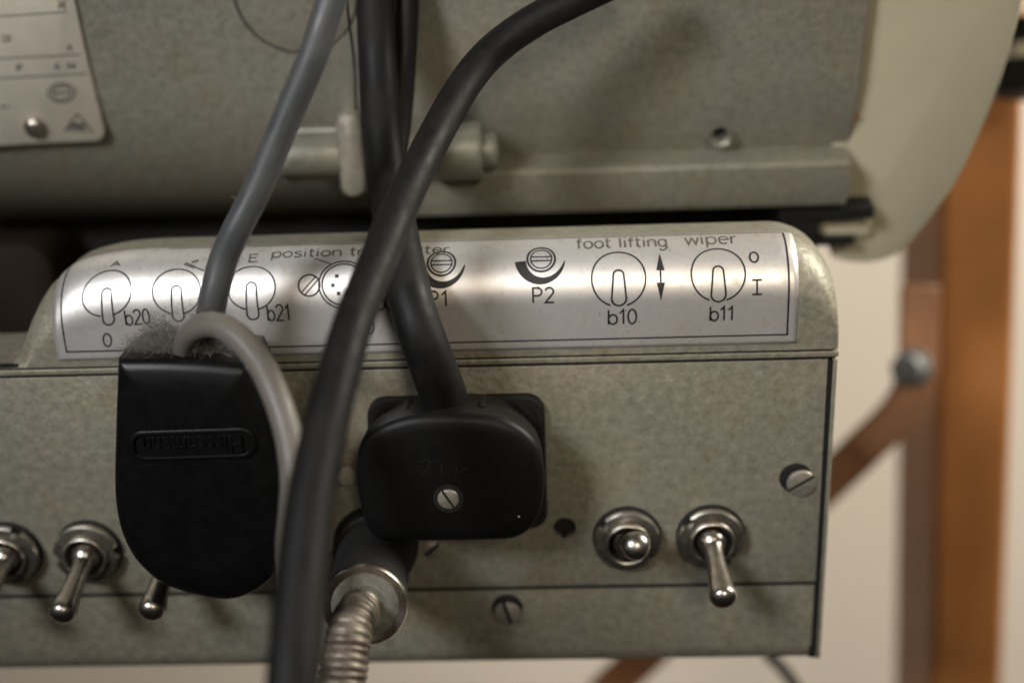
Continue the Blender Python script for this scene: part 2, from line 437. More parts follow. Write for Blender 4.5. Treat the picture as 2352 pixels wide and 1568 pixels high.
# cream end cover: thick plate with a round outline
cream_pts = [(1905, -160), (2372, -160), (2356, -20), (2337, 58), (2315, 140), (2290, 215), (2262, 287), (2234, 350), (2200, 417), (2158, 478), (2108, 541), (2066, 582), (2030, 600), (1985, 607), (1940, 603), (1912, 592), (1908, 560), (1905, 300)]
CP = 14
def CQ(px, py, dep): return BP(px, py, -dep)
loop = [CQ(px, py, 4.5) for px, py in cream_pts]
cx_ = sum(loop, V())/len(loop)
sm = []
for i, q in enumerate(loop):
    nx = loop[(i+1) % len(loop)]
    pv, nn = loop[i-1], loop[(i+2) % len(loop)]
    sub = 5 if 1 <= i <= 14 else 1
    for k in range(sub):
        t = k/sub; sm.append(.5*((2*q)+(-pv+nx)*t+(2*pv-5*q+4*nx-nn)*t*t+(-pv+3*q-3*nx+nn)*t**3) if sub > 1 else q)
def shr(l, d): return [q+(cx_-q).normalized()*d for q in l]
mb = MB(); rings(mb, [[q-BN*30 for q in sm], [q-BN*1.4 for q in sm], [q-BN*.4 for q in shr(sm, .5)], shr(sm, 1.6)])
cream = mb.build('end_cover', 'cream', hous, True, 40)
# rusty chip on the edge of the cover
q = BP(1969, 268, -3.2)
lathe(MB(), [(0, -.4), (.75, -.4), (.7, .5), (.3, 1.0), (0, 1.1)], q, BN+V((-.5, 0, 0)), 9).build('rust_chip', 'rust', (hous, cream))
# black bars at the foot of the cover, standing in for shaded slots
def bx_px(mb, px0, py0, px1, py1, prd, th, bev=.4):
    a, b2 = BP(px0, py0, prd), BP(px1, py1, prd); 
    ta, tb = tz(a), tz(b2); vs = []
    for x in (a.x, b2.x):
        for t, d in ((ta, 0), (ta, -th), (tb, -th), (tb, 0)): vs.append(body_pt(x, t, -(prd+d)))
    mb.add(vs, [(0, 1, 2, 3), (7, 6, 5, 4), (0, 4, 5, 1), (1, 5, 6, 2), (2, 6, 7, 3), (3, 7, 4, 0)]); return mb
bk = MB(); bx_px(bk, 1792, 484, 2006, 502, 3.0, 9); bx_px(bk, 1800, 503, 1874, 570, 2.4, 9)
o = bk.build('gap_shade', 'gap_shade', hous, False)
o = bx_px(MB(), 1868, 549, 1962, 563, 1.0, 7).build('gap_shade', 'gap_shade', hous, False)
o = bx_px(MB(), 1884, 506, 2004, 548, -1.5, 6).build('cover_foot', 'cream', hous, False)
bv = o.modifiers.new('bevel', 'BEVEL'); bv.width = .002; bv.segments = 3

# nameplate top left
npl = [(-120, -140), (148, -140), (163, -50), (176, 10), (190, 75), (206, 150), (226, 232), (243, 300), (236, 317), (222, 322), (120, 326), (-120, 340)]
loop = [BP(px, py, .1) for px, py in npl]; ctr = sum(loop, V())/len(loop)
mb = MB(); rings(mb, [[q-BN*.3 for q in loop], [q+BN*.7 for q in loop], [q+BN*.95+(ctr-q).normalized()*.4 for q in loop]])
plate = mb.build('nameplate', 'plate', hous, True, 40)
def npm(px, py): return BP(px, py, 1.12)
mb = MB()
for l in ([(-60, 42), (152, 28)], [(-60, 138), (186, 126)], [(-60, 183), (198, 170)]): stroke_face(mb, l, 3.0, npm)
mb.build('ruled_line', 'inkfaint', (hous, plate), False)
mb = MB()
for l in ([(136, 0), (136, 20), (142, 8), (148, 20), (148, 0)], [(4, 84), (22, 84), (22, 94), (4, 94)], [(0, 246), (20, 246)], [(154, 118), (160, 104), (166, 118)],
          [(40, 164), (40, 150), (52, 150)], [(40, 157), (50, 157)], [(126, 160), (131, 147), (136, 160)], [(157, 158), (157, 147), (164, 155), (171, 147), (171, 158)]):
    stroke_face(mb, l, 4.0, npm)
mb.build('stamped_letters', 'inkfaint', (hous, plate), False)
mb = MB()
for r_ in (30, 21): stroke_face(mb, [(142+r_*1.05*cos(k*pi/16), 214+r_*.72*sin(k*pi/16)) for k in range(33)], 4.0, npm)
stroke_face(mb, [(124, 214), (160, 213)], 5, npm)
stroke_face(mb, [(150, 300), (178, 262), (214, 302), (150, 300), (160, 294)], 4.0, npm); stroke_face(mb, [(160, 288), (196, 292)], 15, npm)
mb.build('approval_symbol', 'inkfaint', (hous, plate), False)
rv = BP(82, 291, .9)
lathe(MB(), [(0, 0), (3.1, 0), (3.1, .8), (2.7, 1.6), (1.5, 2.3), (.9, 2.3), (.6, 1.6), (0, 1.5)], rv, BN, 30).build('rivet', 'chrome', (hous, plate))

# dark steel clamp knob beyond the cover, top right
kn = Thing('clamp_knob', 'dark steel knob with a bright ring peeking out behind the cream cover', 'knob', Q(2360, 215, 430))
lathe(MB(), [(0, 0), (10.5, 0), (11.8, 1.2), (12, 9), (11.4, 11), (8, 11.2), (0, 11.2)], Q(2366, 219, 424), UPV, 48).build('lower_disc', 'cable', kn)
lathe(MB(), [(0, 10.8), (8.2, 10.8), (8.4, 16.6), (0, 16.6)], Q(2366, 219, 424), UPV, 48).build('bright_ring', 'steel', kn)
lathe(MB(), [(0, 16.4), (7.6, 16.4), (7.9, 17.2), (7.9, 24), (7, 25.4), (0, 25.6)], Q(2366, 219, 424), UPV, 48).build('upper_disc', 'cable', kn)

lathe(MB(), [(0, -45), (3.6, -45), (3.6, 0), (0, 0)], Q(2366, 160, 424), RGT, 24).build('shaft', 'steel', kn)

# dark brown moulding behind the left end of the box
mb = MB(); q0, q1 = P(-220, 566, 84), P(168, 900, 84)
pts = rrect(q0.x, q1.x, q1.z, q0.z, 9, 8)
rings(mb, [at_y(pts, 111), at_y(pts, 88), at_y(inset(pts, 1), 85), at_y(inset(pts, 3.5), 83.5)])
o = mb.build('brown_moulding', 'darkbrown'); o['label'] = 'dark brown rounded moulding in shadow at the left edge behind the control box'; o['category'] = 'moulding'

# ================================================================== CONTROL BOX
ZG1 = P(950, 823).z; ZG2 = P(950, 843).z; ZL = P(935, 1354).z; ZB = P(930, 1516, 6).z
XR = P(1921, 900).x; XS = P(1905, 900).x; XL = P(-200, 900).x
boxT = Thing('control_box', 'grey hammered-metal control box with curved silver label, toggle switches and plugged-in cables', 'control box', (0, 30, ZB))
R0 = 13.0; Z0 = P(1400, 692).z; YF = -.35
def hdrop(x):
    d = 0.0
    rr2 = 15.0; t = (x-(XR-rr2))/rr2
    if t > 0: d += rr2*(1-sqrt(max(0, 1-min(t, 1)**2)))
    # left end: the raised cover slopes away
    xs = [LX(330), LX(232), LX(142), LX(72), LX(27), LX(-18), LX(-62), LX(-115), LX(-300)]
    ds = [0, .8, 3.4, 9.5, 17.0, 27.0, 33.0, 35.5, 36]
    if x < xs[0]:
        for i in range(len(xs)-1):
            if x >= xs[i+1]:
                t = (x-xs[i+1])/(xs[i]-xs[i+1])
                m0 = (ds[i]-(ds[i+2] if i+2 < len(ds) else ds[i+1]))/2; m1 = ((ds[i-1] if i else ds[i])-ds[i+1])/2
                h00, h10, h01, h11 = 2*t**3-3*t*t+1, t**3-2*t*t+t, -2*t**3+3*t*t, t**3-t*t
                return d+h00*ds[i+1]+h10*m0+h01*ds[i]+h11*m1
        return d+36
    return d
TOPF = 8.0
def LX(px): return P(px, 640, 2).x
def surf(x, s, off=0.0):
    z0 = Z0-hdrop(x)
    if s <= 0: p = V((x, YF, z0+s)); n = V((0, -1, 0))
    elif s < R0*pi/2:
        a = s/R0; p = V((x, YF+R0*(1-cos(a)), z0+R0*sin(a))); n = V((0, -cos(a), sin(a)))
    elif s < R0*pi/2+TOPF: p = V((x, YF+R0+(s-R0*pi/2), z0+R0)); n = V((0, 0, 1))
    else:                                          # rear edge rounds off and falls away
        q = s-R0*pi/2-TOPF; a = min(q/5.0, pi/2); n = V((0, sin(a), cos(a)))
        p = V((x, YF+R0+TOPF+5*sin(a), z0+R0-5*(1-cos(a))-max(0, q-5*pi/2)))
    if off:
        dz = (hdrop(x+.2)-hdrop(x-.2))/.4        # tilt of the cover towards its ends
        n = (n+V((dz*n.z, 0, 0))).normalized(); p = p+n*off
    return p
def cover_x(extra=()):
    xs = [XL]; x = XL
    while x < XR-16: x += 2.5; xs.append(x)
    xs += [XR-15+15*sin(radians(90*k/14)) for k in range(15)]
    return sorted(set(xs))
ss = [-(Z0-ZG1)-.0]+[-(Z0-ZG1)*(1-k/8) for k in range(1, 8)]+[0]+[R0*pi/2*k/16 for k in range(1, 17)]+[R0*pi/2+q for q in (2, 4, 6, 8, 10, 12, 14, 16, 20, 44)]
mb = MB(); xs = cover_x(); vs, fs = [], []
for x in xs:
    zr = []
    for s in ss:
        p = surf(x, s)
        if p.z < ZG1+.02: p.z = ZG1+.02
        # small rounding of the right front edge
        e = x-(XR-1.0)
        if e > 0 and s < R0*pi/2: p.y += 1.0-sqrt(max(0, 1.0-min(e, 1)**2))
        vs.append(p)
n_ = len(ss)
for i in range(len(xs)-1):
    for k in range(n_-1): fs.append((i*n_+k, i*n_+k+1, (i+1)*n_+k+1, (i+1)*n_+k))
e0 = len(vs); i = (len(xs)-1)*n_
vs += [V((XR, q.y, ZG1)) for q in vs[i:i+n_]]
for k in range(n_-1): fs.append((i+k, i+k+1, e0+k+1, e0+k))
mb.add(vs, fs); cover = mb.build('cover', 'panel', boxT, True, 50)
# lip under the cover, right cheek, black backing sheet, panel, base rail, back case
lip = MB(); box(lip, XL, XR, -.45, 12, ZG2+.30, ZG1-.55, .28); lip.build('lip_strip', 'panel', boxT)
box(MB(), XS+.5, XR, -.15, 66, ZB+2.6, ZG2-.1, .7).build('side_cheek', 'panel', boxT)
box(MB(), XL, XR-.6, 2.6, 5.5, ZB+2.0, ZG1-.45, 0).build('matte_black', 'matte_black', boxT, False)  # black sheet added behind the panel to darken its gaps and holes
box(MB(), XL, XR-.5, 6, 17, ZB+1, ZG1-.2, .8).build('case', 'panel', boxT)
sb_ = MB(); box(sb_, XL, XS-.4, .14, 2.55, ZL-.6, ZL+.9, 0); box(sb_, XL, XS-.4, .14, 2.55, ZG2-.9, ZG2+.5, 0); box(sb_, XL, XS-.2, .1, 2.55, ZG1-.75, ZG1+.3, 0)  # groove strips: gap shade put in as black colour
box(sb_, XS-1.4, XS+.8, .3, 2.5, ZB+3, ZG2-1, 0); sb_.build('shade_and_seal_strip', 'matte_black', boxT, False)  # and the black gasket of the right seam
pan = box(MB(), XL, XS-.75, 0, 2.2, ZL+.42, ZG2-.45, .2).build('front_panel', 'panel', boxT)
mb = MB(); pr = [(ZL-.30, .75), (ZL-.5, .3), (ZL-.8, .25)]
for k in range(0, 11):
    a = radians(88*k/10); pr.append((ZB+7.5-7.5*sin(a), .25+7.5*(1-cos(a))))
pr += [(ZB+.1, 30), (ZL-.30, 30)]
vs = [V((x, y, z)) for x in (XL, XS-1.0) for z, y in pr]; n_ = len(pr)
mb.add(vs, [(k, (k+1) % n_, n_+(k+1) % n_, n_+k) for k in range(n_)]+[tuple(range(n_-1, -1, -1)), tuple(range(n_, 2*n_))])
rail = mb.build('base_rail', 'panel', boxT, True, 30)

SW = [(22, 1266, -20, 62, -.05), (206, 1262, -20, 5, -.05), (398, 1256, -20, 30, -.03), (1440, 1232, 27, 140, .06), (1632, 1228, -19, 142, .04)]
def keyhole(px, py, r):
    m1 = drill(px, py, r, 4); return m1
cut(pan, [drill(x, y, 8.35, 1.0) if False else drill(x, y, 6.3, 5) for x, y, *_ in SW if x > 120 or True]
    + [drill(1297, 1212, 2.95, 5)])
q = P(1297, 1240); box(MB(), q.x-.7, q.x+.7, .25, 2.5, q.z-.2, q.z+.9, .1).build('key_tab', 'matte_black', (boxT, pan))

# slotted screws
def screw_geo(mb, c, ax, r, h, ang, slot=.85):
    """domed slotted head: two half discs with a trench between them"""
    a, b2, cc_ = frame(ax); e1 = (a*cos(ang)+b2*sin(ang)); e2 = -a*sin(ang)+b2*cos(ang); hs = slot/2; n = 18
    for sg in (1, -1):
        ph0 = math.asin(hs/r); arc = [ph0+(pi-2*ph0)*k/n for k in range(n+1)]
        def lp(rad, t, ins=0): return [c+cc_*t+e1*(rad*cos(q))+e2*sg*max(rad*sin(q), hs+ins) for q in arc]
        rings(mb, [lp(r, -1), lp(r, h-.45), lp(r-.18, h-.15, .05), lp(r-.55, h, .1)])
    return mb
def screw(parent, c, r, h, deg, name='screw', mat='screw', ax=(0, -1, 0), **k):
    k.setdefault('slot', 1.05)
    o = screw_geo(MB(), V(c), ax, r, h, radians(deg), **k).build(name, mat, parent, True, 30)
    if not isinstance(parent, tuple): lathe(MB(), [(r-.1, -1), (r-.1, h-.8)], V(c), ax, 36).build('slot_floor', 'matte_black', (parent, o))
    else: lathe(MB(), [(r-.1, -1), (r-.1, h-.5)], V(c), ax, 36).build('screw_shank', 'matte_black', parent)
    return o
YA = V((0, -1, 0))
for x_, y_, r_ in ((1827, 1096, 4.1), (1165, 1394, 4.05)):
    lathe(MB(), [(0, -1), (r_, -1), (r_, .3), (r_-.4, .5), (2.6, .5), (2.6, .6), (0, .6)], P(x_, y_, .2), YA, 36).build('recess_shade_disc', 'matte_black', boxT)  # black disc, off-centre from the head, stands in for a shaded recess
screw(boxT, P(1840, 1108, -.35), 3.65, .95, 32)
screw(boxT, P(1166, 1407, -.3), 3.55, .95, -74)
screw(boxT, P(991, 1261, 0), 2.6, .9, 42)
screw(boxT, P(768, 1262, 0), 2.6, .9, 35)

# toggle switches: nut, bushing, lever
def toggle(px, py, tilt, notch, lean):
    c = P(px, py, 0)
    mb = MB(); n = 96; L = [[], [], [], [], [], []]
    for k in range(n):
        a = 2*pi*k/n; dn = min(abs((math.degrees(a)-notch-q+180) % 360-180) for q in (0, 180))
        ro = 7.3 if dn < 7.5 else 8.5
        for j, (r_, y_) in enumerate(((ro, -.05), (ro, -1.15), (ro-.45, -1.6), (6.35, -1.75), (6.1, -1.5), (6.1, -.05))):
            L[j].append(c+V((r_*cos(a), y_, r_*sin(a))))
    rings(mb, L, False, False)
    # dark rubber washer behind it is the base of the part
    ring = lathe(MB(), [(8.55, -.02), (8.55, -.32), (8.3, -.5), (5.9, -.5)], c+V((0, 0, 0)), (0, 1, 0), 48)
    ws = MB(); lathe(ws, [(5.9, 0.0), (8.9, 0.0), (8.9, .45), (8.5, .7), (7.6, .7), (7.6, 1.6), (5.9, 1.6)], c, YA, 56)
    base = ws.build('toggle_switch', 'matte_black', boxT)
    for q in mb.v: q.y -= 1.6
    mb.build('nut', 'steel', (boxT, base), True, 28)
    bs = MB(); prof = [(5.95, -2), (5.95, 4.0), (5.7, 4.5), (5.4, 4.65), (5.1, 4.5), (5.0, 4.1), (4.9, .2), (4.9, -3.5), (0, -3.6)]
    lathe(bs, prof, c, YA, 56); bo_ = bs.build('bushing', 'steel', (boxT, base), True, 40)
    lathe(MB(), [(4.8, -1.2), (4.85, 1.2), (4.7, 1.2), (0, .8)], c, YA, 40).build('bushing_well', 'dark', (boxT, base))
    t = radians(tilt); ax = V((lean, -cos(t), sin(t))).normalized(); KL = 1.06
    pr = [(0, -3.4)]+[(3.45*sin(radians(a)), -3.45*cos(radians(a))) for a in range(15, 140, 8)]
    pr += [(2.15, 3.1), (1.95, 4.4), (1.95, 6.0), (2.1, 9), (2.4, 12.5), (2.75, 15.5), (2.95, 16.8)]
    pr += [(2.95*cos(radians(a)), 16.9+2.6*sin(radians(a))) for a in range(10, 90, 10)]+[(0, 19.5)]
    pr = [(a*1.2 if b2 > 2.8 else a*1.1, b2*KL) for a, b2 in pr]
    lathe(MB(), pr, c+V((0, -2.9, 0)), ax, 40).build('lever', 'chrome', (boxT, base), True, 60)
for s_ in SW: toggle(*s_)

# ------------------------------------------------ silver label with its print
def LS(px, py, off=.2):
    """inverse of the label surface: (x, arc length)"""
    x, s = LX(px), 5.0
    for _ in range(40):
        q = proj(surf(x, s, off)); e = (px-q[0], py-q[1])
        if abs(e[0])+abs(e[1]) < .01: break
        h = .05; qx = proj(surf(x+h, s, off)); qs = proj(surf(x, s+h, off))
        a, b2 = (qx[0]-q[0])/h, (qs[0]-q[0])/h; c, d = (qx[1]-q[1])/h, (qs[1]-q[1])/h
        det = a*d-b2*c
        if abs(det) < 1e-9: break
        dx, ds = (e[0]*d-b2*e[1])/det, (a*e[1]-c*e[0])/det
        k = min(1, 3/max(abs(dx), abs(ds), 1e-9)); x += dx*k; s += ds*k
    return x, s
lx0, lx1 = P(124, 770, YF).x, LS(1834, 700)[0]
ls0, ls1 = -(Z0-ZG1)+1.75, LS(1500, 537)[1]
S_TOP = min(ls1, R0*pi/2+1.5)
mb = MB(); nx_, ns_ = 150, 36; vs, fs = [], []
def labp(x, s, off):
    # on the left the cover drops; keep the sheet's lower edge above the groove
    p = surf(x, s, off); 
    if p.z < ZG1+.9: p.z = ZG1+.9
    return p
def sl(x, f):      # arc length at fraction f: lower edge runs level with the groove
    lo = ls0+hdrop(x); return lo+(S_TOP-lo)*f
for i in range(nx_+1):
    x = lx0+(lx1-lx0)*i/nx_
    for k in range(ns_+1): vs.append(surf(x, sl(x, k/ns_), .12))
n_ = ns_+1
for i in range(nx_):
    for k in range(ns_): fs.append((i*n_+k, i*n_+k+1, (i+1)*n_+k+1, (i+1)*n_+k))
mb.add(vs, fs); label = mb.build('silver_label', 'foil', boxT, True, 60)
sd = label.modifiers.new('thick', 'SOLIDIFY'); sd.thickness = .0002; sd.offset = -1
def LF(x, s): return surf(x, s, .165)

def arc(cx, cy, rx, ry, a0, a1, n=14):
    return [(cx+rx*cos(radians(a0+(a1-a0)*k/n)), cy+ry*sin(radians(a0+(a1-a0)*k/n))) for k in range(n+1)]
G = {   # single-stroke lettering: (advance, strokes), cap height 1
 'o': (.70, [arc(.3, .34, .27, .34, 0, 360, 20)]), '0': (.66, [arc(.28, .5, .25, .5, 0, 360, 22)]),
 'f': (.46, [[(.14, 0), (.14, .78)]+arc(.36, .78, .22, .22, 180, 90, 6), [(0, .66), (.36, .66)]]),
 't': (.48, [[(.14, 1), (.14, .2)]+arc(.34, .2, .2, .2, 180, 270, 6), [(0, .68), (.36, .68)]]),
 'l': (.30, [[(.08, 1), (.08, 0)]]), 'i': (.30, [[(.08, .68), (.08, 0)], [(.08, .90), (.08, 1.0)]]),
 'n': (.68, [[(.05, .68), (.05, 0)], [(.05, .42)]+arc(.29, .42, .24, .26, 180, 0, 10)+[(.53, 0)]]),
 'm': (.95, [[(.05, .68), (.05, 0)], [(.05, .45)]+arc(.24, .45, .19, .23, 180, 0, 8)+[(.43, 0)], [(.43, .45)]+arc(.62, .45, .19, .23, 180, 0, 8)+[(.81, 0)]]),
 'g': (.68, [arc(.28, .34, .25, .34, 0, 360, 18), [(.53, .68), (.53, -.06)]+arc(.29, -.06, .24, .24, 0, -150, 8)]),
 'w': (.86, [[(0, .68), (.18, 0), (.38, .62), (.58, 0), (.76, .68)]]),
 'p': (.70, [[(.05, .68), (.05, -.3)], arc(.31, .34, .26, .34, 0, 360, 18)]),
 'e': (.68, [[(.04, .36), (.55, .36)]+arc(.295, .34, .26, .34, 4, 310, 18)]),
 'r': (.46, [[(.05, .68), (.05, 0)], [(.05, .40)]+arc(.31, .40, .26, .26, 180, 80, 8)]),
 's': (.60, [[(.46, .56), (.36, .66), (.22, .67), (.08, .60), (.07, .46), (.20, .38), (.36, .31), (.46, .20), (.40, .05), (.25, 0), (.10, .02), (.03, .11)]]),
 'a': (.70, [arc(.29, .34, .25, .34, 0, 360, 18), [(.55, .68), (.55, 0)]]),
 'b': (.68, [[(.05, 1), (.05, 0)], arc(.31, .33, .26, .33, 0, 360, 18)]),
 '1': (.52, [[(.05, .74), (.27, 1), (.27, 0)]]),
 '2': (.68, [arc(.29, .74, .25, .26, 165, -25, 12)+[(.04, 0), (.56, 0)]]),
 'P': (.78, [[(.06, 0), (.06, 1), (.36, 1)]+arc(.36, .74, .24, .26, 90, -90, 10)+[(.06, .48)]]),
 'I': (.5, [[(.02, 1), (.44, 1)], [(.23, 1), (.23, 0)], [(.02, 0), (.44, 0)]]),
 'A': (.72, [[(0, 0), (.3, 1), (.6, 0)], [(.12, .36), (.48, .36)]]),
 'E': (.62, [[(.5, 1), (.06, 1), (.06, 0), (.5, 0)], [(.06, .52), (.42, .52)]]), ' ': (.42, []),
}
def write(txt, px0, px1, base, top, wd=.46, mat='ink', fn=LF, slant=0):
    xm = (px0+px1)/2; s0, s1 = LS(xm, base)[1], LS(xm, top)[1]; H = s1-s0
    x0, x1 = LS(px0, (base+top)/2)[0], LS(px1, (base+top)/2)[0]
    adv = sum(G[c][0] for c in txt)-.12; k = (x1-x0)/adv; mb = MB(); pen = 0
    for c in txt:
        for st in G[c][1]:
            pts = [(x0+(pen+a+slant*b2)*k, s0+b2*H) for a, b2 in st]
            stroke_face(mb, dense(pts, .7), wd, fn)
        pen += G[c][0]
    return mb.build('lettering', mat, (boxT, label), False)
write('b10', 1396, 1462, 744, 711); write('b11', 1630, 1686, 736, 704, .46)
write('P2', 1222, 1272, 695, 661); write('P1', 982, 1029, 703, 669)
write('b20', 286, 343, 745, 711, .42); write('b21', 613, 666, 736, 700, .42)
write('0', 236, 256, 796, 766, .42); write('0', 838, 858, 766, 734, .42); write('b', 862, 882, 712, 676, .42); write('0', 884, 902, 712, 676, .42)
write('0', 1721, 1742, 602, 579, .46); write('I', 1727, 1747, 676, 643, .46)
write('foot lifting', 1324, 1531, 568, 546, .50, 'inkfaint'); write('wiper', 1573, 1691, 560, 538, .50, 'inkfaint')
write('position transmitter', 626, 1031, 586, 568, .46, 'inkfaint')
write('A', 256, 276, 611, 600, .42, 'inkfaint'); write('E', 571, 592, 601, 584, .45, 'inkfaint')
# toggle symbols: circle with a lever-shaped slot hanging out of it
def symbol(cx, top, bot, half, ctop, cbot, w0, w1, wd=.42):
    xc, st = LS(cx, top); _, sb = LS(cx, bot); xa = LS(cx-half, (top+bot)/2)[0]; xb = LS(cx+half, (top+bot)/2)[0]
    xc = (xa+xb)/2; rx_, ry = (xb-xa)/2, (st-sb)/2; sc = (st+sb)/2
    s0, s1 = LS(cx, ctop)[1], LS(cx, cbot)[1]; r0, r1 = w0, w1
    mb = MB()
    # the ring, broken where the lever crosses it
    gap = math.degrees(math.asin(min(.9, (r1+.1)/rx_)))
    stroke_face(mb, dense([(xc+rx_*cos(radians(a)), sc+ry*sin(radians(a))) for a in range(int(-90+gap), int(270-gap)+1, 4)], .7), wd, LF)
    cap = [(xc+r0*cos(radians(a)), s0-r0+r0*sin(radians(a))) for a in range(0, 181, 12)]+[(xc+r1*cos(radians(a)), s1+r1+r1*sin(radians(a))) for a in range(180, 361, 12)]
    cap.append(cap[0]); stroke_face(mb, dense(cap, .7), wd*1.1, LF)
    return mb.build('switch_symbol', 'ink', (boxT, label), False)
symbol(1421, 579, 704, 62, 620, 702, 1.25, 1.75); symbol(1650, 571, 692, 62, 611, 693, 1.25, 1.75)
symbol(245, 622, 726, 56, 662, 747, 1.2, 1.4, .38); symbol(405, 618, 722, 55, 656, 738, 1.2, 1.4, .38); symbol(577, 612, 712, 55, 648, 734, 1.2, 1.45, .38)
# adjusting-screw symbols with a thickening crescent
def trim(cx, cy):
    xc, sc = LS(cx, cy); mb = MB()
    for r_, wd in ((3.35, .5), (2.55, .34)):
        stroke_face(mb, dense([(xc+r_*cos(k*pi/16), sc+r_*sin(k*pi/16)) for k in range(33)], .7), wd, LF)
    for dy in (-.55, .55): stroke_face(mb, dense([(xc-2.5, sc+dy), (xc+2.5, sc+dy)], .7), .36, LF)
    n = 26; pts, ws = [], []
    for k in range(n+1):
        f = k/n; a = radians(186+168*f); wv = 2.5*(1-f)**.75+.25; r_ = 6.1-wv/2
        pts.append((xc-.3+r_*cos(a), sc-.1+r_*sin(a)*1.05)); ws.append(wv)
    stroke_face(mb, pts, ws, LF); mb.build('trimmer_symbol', 'ink', (boxT, label), False)
trim(1243, 594); trim(1014, 603)
# socket symbol and its clamping screw
mb = MB(); xc, sc = LS(788, 652)
for r_ in (5.9, 5.1): stroke_face(mb, dense([(xc+r_*cos(k*pi/20), sc+r_*sin(k*pi/20)) for k in range(41)], .7), .4, LF)
for k in range(5):
    a = radians(128+72*k*.8); stroke_face(mb, [(xc+2.5*cos(a)-.45, sc+2.5*sin(a)), (xc+2.5*cos(a)+.45, sc+2.5*sin(a))], .9, LF)
x2, s2 = LS(710, 655); stroke_face(mb, dense([(x2+2.6*cos(k*pi/16), s2+2.6*sin(k*pi/16)) for k in range(33)], .7), .44, LF)
for d in (-.35, .35): stroke_face(mb, dense([(x2-1.5+d, s2-2.0-d), (x2+1.9+d, s2+1.7-d)], .7), .34, LF)
a_, b2 = LS(722, 593), LS(762, 607); stroke_face(mb, dense([a_, b2], .7), .3, LF)
mb.build('socket_symbol', 'ink', (boxT, label), False)
# double arrow
mb = MB(); xa, st = LS(1513, 582); xb, sb = LS(1520, 691); H = st-sb; xm = (xa+xb)/2
stroke_face(mb, dense([(xm, st-1), (xm, sb+1)], .7), .42, LF)
for s_, d in ((st, -1), (sb, 1)):
    n = 6; stroke_face(mb, [(xm, s_+d*4.4*k/n) for k in range(n+1)], [.05+1.9*k/n for k in range(n+1)], LF)
mb.build('arrow_symbol', 'ink', (boxT, label), False)
mb = MB(); p0, p1 = LS(424, 605), LS(470, 622)
stroke_face(mb, dense([p0, ((p0[0]+p1[0])/2, (p0[1]+p1[1])/2)], .5), .9, LF); stroke_face(mb, dense([p0, p1], .5), .42, LF)
stroke_face(mb, dense([LS(440, 602), LS(456, 598)], .5), .7, LF)
mb.build('arrow_symbol', 'inkfaint', (boxT, label), False)
# printed border
xl_, xr2 = P(147, 770, YF).x, LS(1811, 700)[0]
mb = MB(); bs_ = ls0+2.35; tp = S_TOP-1.0
stroke_face(mb, [(x_, bs_+hdrop(x_)) for x_ in [xl_+(xr2-xl_)*k/160 for k in range(161)]], .40, LF)
stroke_face(mb, dense([(xr2, bs_), (xr2, tp)], .6), .48, LF); stroke_face(mb, dense([(xl_, bs_+hdrop(xl_)), (xl_, tp)], .6), .40, LF)
mb.build('border_line', 'ink', (boxT, label), False)
mb = MB(); stroke_face(mb, [(LS(380, 600)[0]+(xr2-LS(380, 600)[0])*k/120, tp) for k in range(121)], .35, LF)
mb.build('border_line', 'inkfaint', (boxT, label), False)

# ================================================================== LEFT PLUG with its two cables
lp = Thing('flat_plug', 'flat teardrop-shaped black plug with grey cables covering switches at left', 'plug', P(465, 1150, 0))
YB = -26.0
out = [(268, 826), (265, 900), (262, 1000), (260, 1090), (263, 1160), (276, 1222), (302, 1277), (338, 1318), (378, 1346), (440, 1367), (520, 1380), (582, 1363), (630, 1325), (657, 1270), (669, 1200), (664, 1120), (647, 1040), (620, 960), (592, 893), (566, 838)]
cr = [(P(x, y, YB).x, P(x, y, YB).z) for x, y in out]
side = [tuple(q[:2]) for q in spline([(a, b2, 0) for a, b2 in cr], 1.2)]
topz = [(side[-1][0]+(side[0][0]-side[-1][0])*k/24, side[-1][1]+(side[0][1]-side[-1][1])*k/24+.55*sin(pi*k/24)) for k in range(1, 24)]
L0 = side+topz
mb = MB()
rings(mb, [at_y(inset(L0, 2.2), -4), at_y(inset(L0, .8), -5), at_y(L0, -14), at_y(L0, -24.5), at_y(inset(L0, .35), -25.6), at_y(inset(L0, 1.1), -26.4), at_y(inset(L0, 2.6), -27.0), at_y(inset(L0, 6), -27.7), at_y(inset(L0, 10), -28.0), at_y(inset(L0, 15), -28.1)])
pb = mb.build('plug_body', 'blacksm', lp, True, 50)
# slot in the top where the cables go in, and the socket collar behind
q0, q1 = P(330, 812, -16), P(540, 805, -16)
box(MB(), q0.x, q1.x, -20, -9, q0.z-6, q0.z+.5, .2).build('cable_entry', 'dark', (lp, pb), False)
c = P(445, 1120, 0); pts = rrect(c.x-14, c.x+14, c.z-13, c.z+16, 5)
rings(m_ := MB(), [at_y(pts, -.05), at_y(pts, -4.5)]); m_.build('socket_collar', 'black', lp)
